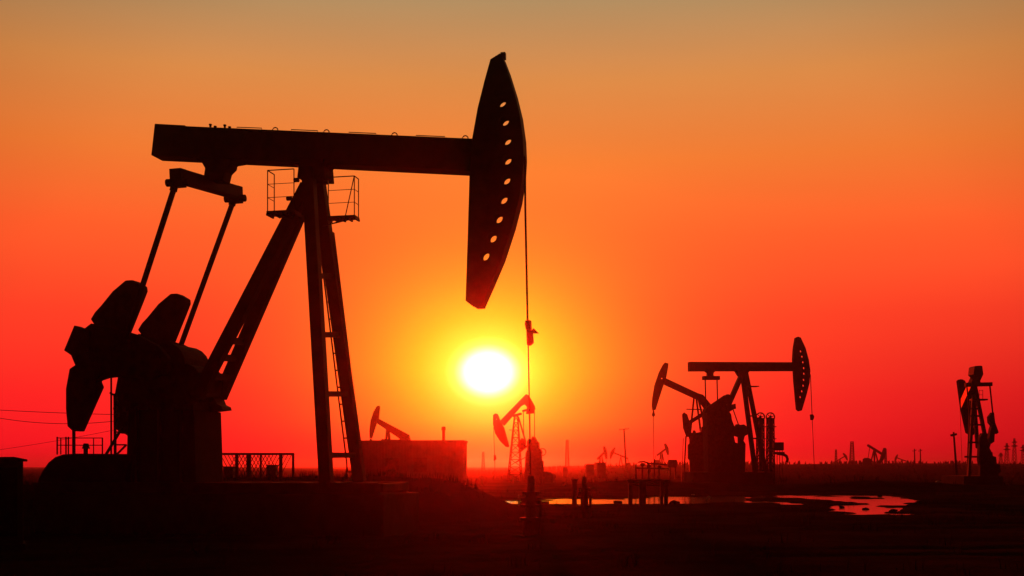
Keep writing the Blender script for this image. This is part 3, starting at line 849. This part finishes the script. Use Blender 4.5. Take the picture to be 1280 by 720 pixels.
# ================================================================== SMALL FAR PUMPS
def far_pump(px, pivot_y, dist, face, tilt, s, label, yaw=0):
    q = at(px, pivot_y, dist); gz = ground_z(q.x, q.y) - 0.1; h = q.z - gz
    e = bpy.data.objects.new('pumpjack', None); COL.objects.link(e); e.location = (q.x, q.y, gz); e.rotation_euler = (0, 0, math.radians(yaw))
    tag(e, label, 'pumpjack', PG)
    ta = math.radians(tilt); R = lambda u, w: (face * (u * math.cos(ta) - w * math.sin(ta)), h + u * math.sin(ta) + w * math.cos(ta))
    b = MB(); b.prism([R(u * s, w * s) for u, w in ((-3.2, 0), (3.6, 0), (3.6, .6), (-3.2, .6))], -.25, .25); b.build('walking_beam', PAINT, e)
    b = MB(); b.prism([R(u * s, w * s) for u, w in ((3.4, 2.4), (3.9, 2.6), (4.5, 1.3), (4.75, 0.1), (4.5, -1.3), (3.9, -2.7), (3.5, -2.6), (3.3, 0))], -.25, .25); b.build('horse_head', PAINT, e)
    b = MB()
    for u, v in ((-.9, -.8), (-.9, .8), (1.0, -.8), (1.0, .8)):
        b.bar((face * u * s, v, 0), (0, v * .3, h), .3 * s, .25)
    b.build('post', PAINT, e)
    b = MB(); b.prism([(face * a * s, c) for a, c in ((-4.2, 0), (-4.2, h * .42), (-3.4, h * .5), (-2.2, h * .42), (-1.9, 0))], -.7, .7); b.build('gear_reducer', RUST, e)
    t0 = R(-3.0 * s, 0); b = MB(); b.tube((t0[0], -.8, t0[1]), (face * -3.6 * s, -.8, h * .42), .09, n=6); b.build('pitman', PAINT, e)
    b = MB(); hx = face * 4.7 * s; b.tube((hx, 0, 0), (R(4.6 * s, 0)[0], 0, R(4.6 * s, 0)[1]), .05, n=5); b.build('polished_rod', STEEL, e)


far_pump(751.5, 570.5, 330, 1, 24, .75, 'tiny far pumpjack with head thrust up, standing over a square hut left of the pole', 58)
far_pump(776, 570.5, 380, -1, 22, .80, 'tiny far pumpjack facing left, its beam reaching the foot of the tall power pole')
far_pump(827, 566, 360, 1, 24, .75, 'tiny far pumpjack with steep beam, between the pipe manifold and the round tank', -60)
far_pump(1093, 563, 330, 1, -24, .95, 'far pumpjack on the right skyline, beam sloping down to a head at the right', 28)
far_pump(1050, 574.5, 520, 1, 30, .75, 'faint tiny pumpjack on the right skyline left of the drilling mast')
far_pump(1127, 575, 560, -1, 20, .75, 'faint tiny pumpjack on the right skyline just left of the twin poles')

# ================================================================== BUILDINGS, TOWERS, POLES
# long site cabin beyond the bund
cq0, cq1 = at(446, 551.5, 76), at(579.5, 551, 76)
cab = bpy.data.objects.new('site_cabin', None); COL.objects.link(cab); cab.location = (cq1.x, 76, 0)
tag(cab, 'long flat-roofed site cabin behind the front legs of the biggest pumpjack', 'cabin')
cab.rotation_euler = (0, 0, math.radians(-2))
Lc = cq1.x - cq0.x; hc = cq1.z
b = MB(); b.box(-Lc, 0, -0.2, 0, 3.0, hc - 0.08)
k = 0
while k < 34:                                     # ribs of the cladding
    x = -Lc + 0.1 + k * (Lc - 0.2) / 33; b.box(x - .05, -.035, 0.15, x + .05, 0.0, hc - 0.12); k += 1
b.build('wall', SHEET, cab)
b = MB(); b.box(-Lc - .08, -.1, hc - .08, .06, 3.1, hc + .04); b.build('roof', SHEET, cab)
b = MB(); b.box(-3.4, -.06, 1.2, -2.5, -.037, 2.2); wf = b.build('window', RUST, cab)
b = MB(); b.box(-5.3, -.06, 0.1, -4.4, -.037, 2.15); b.build('door', RUST, cab)
vx = at(553.3, 551, 76).x - cq1.x
b = MB(); b.tube((vx, .6, hc), (vx, .6, hc + .75), .10, n=10); b.tube((vx, .6, hc + .75), (vx, .6, hc + .98), .16, .13, n=10); b.build('vent_pipe', SHEET, cab)

# control cabinet at the left edge
q = at(32, 571, 21); cb = bpy.data.objects.new('control_cabinet', None); COL.objects.link(cb); cb.location = (q.x, 21, 0); cb.rotation_euler = (0, 0, math.radians(24))
tag(cb, 'metal control cabinet with a sloping lid at the left edge of the picture', 'cabinet')
b = MB(); b.box(-1.2, 0, 0.15, -.04, .9, q.z - .06); b.build('body', SHEET, cb, 0.01)
b = MB(); b.prism([(-1.3, q.z - .02), (-.2, q.z), (.03, q.z - .05), (.03, q.z - .085), (-1.3, q.z - .07)], -.08, 1.0); b.build('lid', SHEET, cb)
b = MB(); b.box(-1.1, -.02, .3, -.64, 0, q.z - .2); b.box(-.6, -.02, .3, -.14, 0, q.z - .2); b.build('door', PAINT2, cb)
b = MB(); b.box(-1.25, -.05, -.2, 0, .95, .15); b.build('plinth', CONC, cb)

# chain-link enclosure behind the bund
fe = bpy.data.objects.new('chainlink_fence', None); COL.objects.link(fe); fq = at(262, 567, 36.5); fe.location = (fq.x, 36.5, 0)
tag(fe, 'chain-link fence panel with dark posts between the pedestal and the front legs', 'fence')
fl = at(367, 567, 36.5).x - fq.x; ft = at(300, 567.3, 36.5).z
for px, w in ((276, .06), (296, .09), (311, .14), (326, .05), (351, .10), (366.5, .07)):
    x = at(px, 567, 36.5).x - fq.x; b = MB(); b.box(x - w / 2, -.04, -.1, x + w / 2, .04, ft + .02); b.build('post', RUST, fe)
b = MB(); b.box(0, -.03, ft - .04, fl, .03, ft + .03); b.build('top_rail', RUST, fe)
b = MB(); st_ = .12; n = int((fl + 2) / st_)
for i in range(-12, n):
    for sg in (1, -1):
        x0 = i * st_; x1 = x0 + 0.75 * (1.0); a, c = (x0, 0.55), (x1, ft - .03)
        if sg < 0: a, c = (x1, 0.55), (x0, ft - .03)
        if min(a[0], c[0]) < 0.02 or max(a[0], c[0]) > fl - 0.02: continue
        b.tube((a[0], 0, a[1]), (c[0], 0, c[1]), .012, n=4)
b.build('mesh_panel', STEEL, fe)
for px0, px1, py, lb in ((279, 290.5, 583, 'small switch box behind the chain-link fence, close to the pedestal'), (333, 344.5, 581, 'small switch box behind the chain-link fence, nearer its free end')):
    q0, q1 = at(px0, py, 38), at(px1, py, 38); b = MB(); b.box(q0.x, 38, ground_z(q0.x, 38.2), q1.x, 38.35, q0.z - .03); b.box(q0.x - .02, 37.97, q0.z - .03, q1.x + .02, 38.38, q0.z)
    o = b.build('switch_box', SHEET); tag(o, lb, 'switch box', 'switch boxes behind the fence')


def pole(px_t, py_t, px_b, dist, arms, label, r=.11, group='power poles'):
    q = at(px_t, py_t, dist); base = at(px_b, HY, dist); gz = ground_z(base.x, dist)
    e = bpy.data.objects.new('power_pole', None); COL.objects.link(e); e.location = (base.x, dist, gz); tag(e, label, 'pole', group)
    b = MB(); b.tube((0, 0, -.3), (q.x - base.x, 0, q.z - gz), r * 1.25, r * .8, n=9); b.build('shaft', WOOD, e)
    for z, w in arms:
        t = z / (q.z - gz); x = (q.x - base.x) * t
        b = MB(); b.bar((x - w, 0, z - .12), (x + w, 0, z + .12), .12, .1); ca = b.build('crossarm', WOOD, e)
        for sx in (-w * .92, w * .92, w * .3):
            b = MB(); b.tube((x + sx, 0, z + .12 * sx / w), (x + sx, 0, z + .3 + .12 * sx / w), .045, .03, n=6); b.build('insulator', SHEET, ca)
    return e


hgt = at(780, 536, 230).z
pole(780, 536, 783, 230, [(hgt - .4, 1.0)], 'tall thin power pole with a short crossarm standing alone on the skyline', .17)
pole(1192, 540, 1197, 110, [], 'leaning bare pole with a lamp head beside the rightmost pumpjack', .10)
q = at(1192, 541.5, 110); b = MB(); b.prism([(q.x - .28, q.z - .12), (q.x + .25, q.z), (q.x + .25, q.z - .2), (q.x - .2, q.z - .32)], 109.8, 110.2)
lamp = b.build('lamp_head', SHEET); pe = [o for o in bpy.data.objects if o.get('label', '').startswith('leaning bare')][0]
lamp.parent = pe; lamp.matrix_parent_inverse = Matrix.Translation(-pe.location)
for px, lb in ((1143, 'left one of the twin far poles on the right skyline'), (1150.3, 'right one of the twin far poles on the right skyline')):
    pole(px, 561, px + .6, 300, [(at(px, 563.5, 300).z - ground_z(at(px, 0, 300).x, 300), .5)], lb, .16)
# a line of poles carrying the wires at the far left
pl1 = pole(-70, 500, -70, 62, [(at(0, 503, 62).z, .9)], 'power pole left of the wires', .12)
pl2 = pole(205, 517, 205, 62, [(at(0, 517, 62).z, .9)], 'power pole behind the gear pedestal', .12)
for (xa, ya), (xb, yb), sag, lb in (((-86, 507), (195, 519), 0.10, 'upper overhead wire at the left'), ((-58, 510), (212, 514), 0.78, 'slack overhead wire hanging lowest at the left')):
    a, c = at(xa, ya, 62), at(xb, yb, 62); b = MB()
    b.path([a.lerp(c, k / 24) - Vector((0, 0, sag * 4 * (k / 24) * (1 - k / 24))) for k in range(25)], .016, 5)
    o = b.build('overhead_wire', CABLE); tag(o, lb + ' edge of the picture', 'wire', 'overhead wires')
a, c = at(-60, 570, 62), at(150, 536, 62); b = MB(); b.path([a.lerp(c, k / 12) - Vector((0, 0, .1 * 4 * (k / 12) * (1 - k / 12))) for k in range(13)], .010, 5)
tag(b.build('overhead_wire', CABLE), 'thin guy wire slanting up behind the belt guard', 'wire', 'overhead wires')


def mast(px, py, dist, w0, w1, n, r, label, name='lattice_mast', cat='mast', arms=()):
    q = at(px, py, dist); gz = ground_z(q.x, dist) - .2
    e = bpy.data.objects.new(name, None); COL.objects.link(e); e.location = (q.x, dist, gz); tag(e, label, cat, 'masts and pylons on the skyline')
    b = MB(); b.lattice((0, 0, 0), (0, 0, q.z - gz), w0, w1, n, r); b.build('lattice', STEEL, e)
    for fz, w in arms:
        z = (q.z - gz) * fz; b = MB(); b.prism([(-w, z), (0, z - .3), (w, z), (0, z + .5)], -.15, .15); b.build('crossarm', STEEL, e)


mast(709, 550, 420, 1.4, .7, 9, .16, 'slim lattice mast on the skyline between the small pumpjack and the power pole')
mast(604, 565, 420, 1.2, .5, 7, .13, 'short slim mast in the haze just right of the cabin')
mast(1065, 552, 420, 1.5, .8, 9, .13, 'drilling mast on the right skyline with machinery at its foot')
mast(1045, 562, 520, .9, .5, 6, .14, 'thin faint mast left of the drilling mast')
mast(1107, 561, 420, .6, .4, 6, .13, 'thin mast close behind the head of the sloping far pumpjack')
for px, py, d_, lb in ((1258.5, 554, 420, 'shorter pylon just right of the pumpjack seen from behind'), (1268, 548, 420, 'tallest pylon at the right edge of the skyline'), (1279, 556, 430, 'pylon cut by the right edge of the picture'), (1251, 566, 520, 'smallest faint pylon beside the motor of the rightmost pumpjack')):
    mast(px, py, d_, 1.5, .4, 8, .085, lb, 'pylon', 'pylon', ((.72, 1.5), (.86, 1.2)))
for px, py, lb in ((618, 560, 'thin'), ):
    pass

# twin sheave towers right of the level-beamed pump
tw = bpy.data.objects.new('tower_pump', None); COL.objects.link(tw); c0 = at(960, HY, 96); tw.location = (c0.x, 96, 0)
tag(tw, 'pumping tower with two sheave wheels standing right of the level-beamed pumpjack', 'tower pump')
for px in (950.5, 963):
    x = at(px, 0, 96).x - c0.x; zt = at(px, 523, 96).z
    b = MB(); b.lattice((x, 0, -.1), (x, 0, zt), .62, .5, 9, .05); b.box(x - .12, -.12, 0, x + .12, .12, zt); b.build('mast', PAINT2, tw)
    b = MB(); b.ring((x, 0, zt + .12), .36, .055, 'y', 18); b.ring((x, 0, zt + .12), .08, .06, 'y', 8)
    for k in range(3):
        a = k * math.pi / 3 + .3; b.tube((x - .34 * math.cos(a), 0, zt + .12 - .34 * math.sin(a)), (x + .34 * math.cos(a), 0, zt + .12 + .34 * math.sin(a)), .03, n=5)
    b.build('sheave', RUST, tw)
    for py in (534, 549, 563):
        z = at(px, py, 96).z; b = MB(); b.box(x - .42, -.4, z, x + .42, .4, z + .06); b.build('deck', STEEL, tw)
b = MB(); xa = at(966, 0, 96).x - c0.x; xb = at(978, 0, 96).x - c0.x
b.box(xa, -.5, at(0, 563, 96).z, xb, .5, at(0, 553, 96).z); b.box(xa, -.4, at(0, 568, 96).z, xb + .1, .4, at(0, 565, 96).z)
for k in range(4):
    x = xa + .08 + k * .22; b.tube((x, -.3, 0), (x, -.3, at(0, 560, 96).z), .03, n=5)
b.build('gearbox', RUST, tw)
b = MB(); b.path([tuple(at(px, py, 96) - Vector((c0.x, 96, 0))) for px, py in ((972, 567), (979, 568), (983, 570), (984.5, 574), (983.5, 578))], .12, 8); b.build('exhaust_elbow', RUST, tw)

# huts and tanks on the skyline
for px0, px1, py, d_, lb, nm, ct in ((747, 757.5, 578, 150, 'square dark hut under the far pumpjack with the upthrust head', 'hut', 'hut'),
                                 (733, 742.5, 580, 150, 'square dark hut left of the hut under the far pumpjack', 'hut', 'hut'),
                                 (704, 709.5, 583.6, 180, 'smallest hut at the foot of the slim lattice mast', 'hut', 'hut')):
    q0, q1 = at(px0, py, d_), at(px1, py, d_); g = ground_z(q0.x, d_) - .2
    e = bpy.data.objects.new(nm, None); COL.objects.link(e); e.location = ((q0.x + q1.x) / 2, d_, g); tag(e, lb, ct, 'huts on the skyline'); hw = (q1.x - q0.x) / 2
    b = MB(); b.box(-hw, 0, 0, hw, 1.6, q0.z - g - .06); b.build('wall', CONC, e)
    b = MB(); b.box(-hw - .06, -.08, q0.z - g - .06, hw + .06, 1.7, q0.z - g); b.build('roof', SHEET, e)
q = at(841, 573.5, 140); g = ground_z(q.x, 140) - .1
tk = bpy.data.objects.new('storage_tank', None); COL.objects.link(tk); tk.location = (q.x, 140, g); tag(tk, 'round tank on short legs left of the pumpjack facing left', 'tank')
b = MB(); zc = at(0, 579.5, 140).z - g
b.tube((-.52, 0, zc), (.45, 0, zc), .5, n=18); b.tube((.45, 0, zc), (.6, 0, zc), .5, .25, n=18); b.tube((-.66, 0, zc), (-.52, 0, zc), .25, .5, n=18); b.build('shell', SHEET, tk)
for x in (-.35, .3):
    b = MB(); b.box(x - .08, -.3, 0, x + .08, .3, zc - .3); b.build('leg', RUST, tk)

# pipe manifold on the skyline
mf = bpy.data.objects.new('pipe_manifold', None); COL.objects.link(mf); mq = at(808, HY, 80); mf.location = (mq.x, 80, 0)
tag(mf, 'pipe manifold of bent tubes on the bank left of the round tank', 'manifold')
def ml(px, py, dy=0.0): return at(px, py, 80) - Vector((mq.x, 80, 0)) + Vector((0, dy, 0))
for pts, r in ((((795, 606), (795, 580), (799, 577.5), (805, 577), (811, 579), (818, 579.5), (834, 581)), .055), (((803, 606), (803, 579)), .06), (((811, 606), (811, 579)), .06), (((818, 606), (818, 574)), .05), (((794, 585), (836, 586)), .05), (((824, 606), (824, 583)), .06), (((806, 577), (812, 581), (813, 590)), .045)):
    b = MB(); b.path([ml(*q) for q in pts], r, 8); b.build('pipe', RUST, mf, smooth=True)
for px, py in ((803, 581), (811, 583), (824, 584)):
    b = MB(); b.tube(ml(px, py) - Vector((0, .1, 0)), ml(px, py) + Vector((0, .1, 0)), .14, n=12); b.build('valve', RUST, mf)

# low pipe rack in front of the pool
pr = bpy.data.objects.new('pipe_rack', None); COL.objects.link(pr); pr.location = tuple(at(815, HY + EYE * F / 47, 47))
tag(pr, 'low pipe rack on stout posts standing at the edge of the pool', 'pipe rack')
def rl(px, py, y): return at(px, py, y) - pr.location
for px, y, w in ((788, 47, .16), (803, 45.5, .26), (827, 46, .12), (832.5, 45.6, .14)):
    b = MB(); q = rl(px, 600, y); b.box(q.x - w / 2, q.y - .1, -.15, q.x + w / 2, q.y + .1, q.z); b.build('post', RUST, pr)
b = MB(); b.tube(rl(784, 601, 46), rl(838, 601.5, 46), .07, n=10); b.tube(rl(786, 606, 46.2), rl(836, 606, 46.2), .05, n=8); b.build('pipe', RUST, pr)
for px, wpx, y in ((803, 9, 44.9), (840, 14, 45.2), (773, 8, 45.4)):
    pass

# second wellhead and a marker post near the pool
for px, y, s, lb in ((730.5, 34.5, .92, 'wellhead standing alone in front of the pool, right of the biggest wellhead'),):
    e = bpy.data.objects.new('wellhead', None); COL.objects.link(e); q = at(px, HY, y); e.location = (q.x, y, ground_z(q.x, y)); tag(e, lb, 'wellhead', 'wellheads on the field'); wellhead_parts(e, s)
q = at(718, HY, 44); b = MB(); b.box(q.x - .09, 43.9, -.2, q.x + .09, 44.1, 1.05); b.box(q.x - .13, 43.86, 1.05, q.x + .13, 44.14, 1.1)
tag(b.build('marker_post', CONC), 'short concrete marker post at the pool edge beside the lone wellhead', 'post')
q = at(668, HY, 46); b = MB(); b.tube((q.x - .6, 46, .08), (q.x + .6, 46.2, .1), .07, n=8)
for x in (650, 668):
    pass
tag(b.build('pipe_length', RUST), 'short rusty pipe lying on the near bank of the pool', 'pipe')

# stones along and in the pool, scraps of litter
def stone(x, y, r, label, grp, name='stone', mat=None, cat='stone'):
    b = MB(); bmesh.ops.create_icosphere(b.bm, subdivisions=2, radius=1.0)
    sd = random.random() * 50
    for v in b.bm.verts:
        k = 1 + .45 * noise.noise(v.co * 1.3 + Vector((sd, 0, 0)))
        v.co = Vector((v.co.x * r * k * 1.3, v.co.y * r * k, v.co.z * r * k * .6))
    o = b.build(name, mat or SOIL); o.location = (x, y, max(ground_z(x, y), -.03) + r * .12); o.rotation_euler = (0, 0, random.random() * 6)
    return tag(o, label, cat, grp)


for px, py, r, lb in ((676, 629, .22, 'dark clod on the pool edge right of the biggest wellhead'), (772, 628, .26, 'dark clod at the pool edge left of the pipe rack'), (843, 629, .34, 'largest dark clod at the pool edge right of the pipe rack'),
                      (1117, 638, .20, 'dark clod near the right end of the wide pool'), (1082, 635.5, .16, 'small dark clod in the middle of the wide pool'), (1100, 620, .18, 'dark clod on the far edge of the wide pool'), (1052, 633.5, .17, 'small clod in the left part of the wide pool')):
    y = EYE * F / (py - HY); stone((px - CX) / F * y, y, r * .62, lb, 'clods round the pool', 'clod', None, 'clod')
for px, py, r, lb in ((866, 619, .10, 'pale scrap of litter on the far bank, left one of the pair'), (886, 621, .09, 'pale scrap of litter on the far bank, right one of the pair'), (1173, 603, .22, 'pale scrap of litter on the dark ground below the leaning pole'), (1243, 603.5, .20, 'pale scrap of litter below the rightmost pumpjack')):
    y = EYE * F / (py - HY); stone((px - CX) / F * y, y, r, lb, 'scraps of litter', 'litter_scrap', PLASTIC, 'litter')

# ================================================================== WEEDS
def weeds(name, spots, hmin, hmax, wid, n, label=None):
    vs, fs = [], []
    for x, y in spots:
        z = ground_z(x, y) - .02
        if z < -.03: continue
        for _ in range(n):
            a = random.random() * 6.283; h = random.uniform(hmin, hmax); lean = random.uniform(.05, .45) * h
            bx, by = x + random.gauss(0, .12), y + random.gauss(0, .12); w = wid * random.uniform(.6, 1.3)
            ca, sa = math.cos(a), math.sin(a); i = len(vs)
            vs += [(bx - sa * w, by + ca * w, z), (bx + sa * w, by - ca * w, z), (bx + ca * lean * .4 + sa * w * .6, by + sa * lean * .4 - ca * w * .6, z + h * .6), (bx + ca * lean * .4 - sa * w * .6, by + sa * lean * .4 + ca * w * .6, z + h * .6), (bx + ca * lean, by + sa * lean, z + h)]
            fs += [(i, i + 1, i + 2, i + 3), (i + 3, i + 2, i + 4)]
    me = bpy.data.meshes.new(name); me.from_pydata(vs, [], fs); me.materials.append(WEED)
    o = bpy.data.objects.new(name, me); COL.objects.link(o); return tag(o, label, kind='stuff')


sp = []
for _ in range(420):
    sp.append((random.uniform(-16, -1.0), random.gauss(34.5, .8)))
for _ in range(320):
    y = random.uniform(30, 72); px = random.uniform(560, 1280); sp.append(((px - CX) / F * y, y))
for _ in range(110):
    sp.append((random.uniform(-14, 14), random.uniform(13, 30)))
weeds('dry_grass', sp, .06, .28, .008, 9)
sp = []
for _ in range(900):
    y = random.uniform(85, 330); px = random.uniform(0, 1300); sp.append(((px - CX) / F * y, y))
weeds('scrub', sp, .2, .75, .05, 8)
sp = []
for _ in range(420):
    y = random.uniform(380, 520); px = random.uniform(560, 1300); px += 14 * math.sin(px * 0.05)
    sp.append(((px - CX) / F * y, y))
weeds('far_scrub', sp, .5, 1.7, .22, 9)

# ================================================================== DUSTY AIR
b = MB(); b.box(-2450, -320, -3.0, 2450, 2550, 14.0)
hz = b.build('haze', WEED); hz.data.materials.clear()
hm = bpy.data.materials.new('dusty_air'); hm.use_nodes = True
t = hm.node_tree; t.nodes.clear()
pv = t.nodes.new('ShaderNodeVolumePrincipled'); ou = t.nodes.new('ShaderNodeOutputMaterial')
pv.inputs['Color'].default_value = (0.95, 0.9, 0.86, 1); pv.inputs['Density'].default_value = 0.00042; pv.inputs['Anisotropy'].default_value = 0.975
t.links.new(pv.outputs[0], ou.inputs['Volume'])
hz.data.materials.append(hm); tag(hz, kind='stuff')
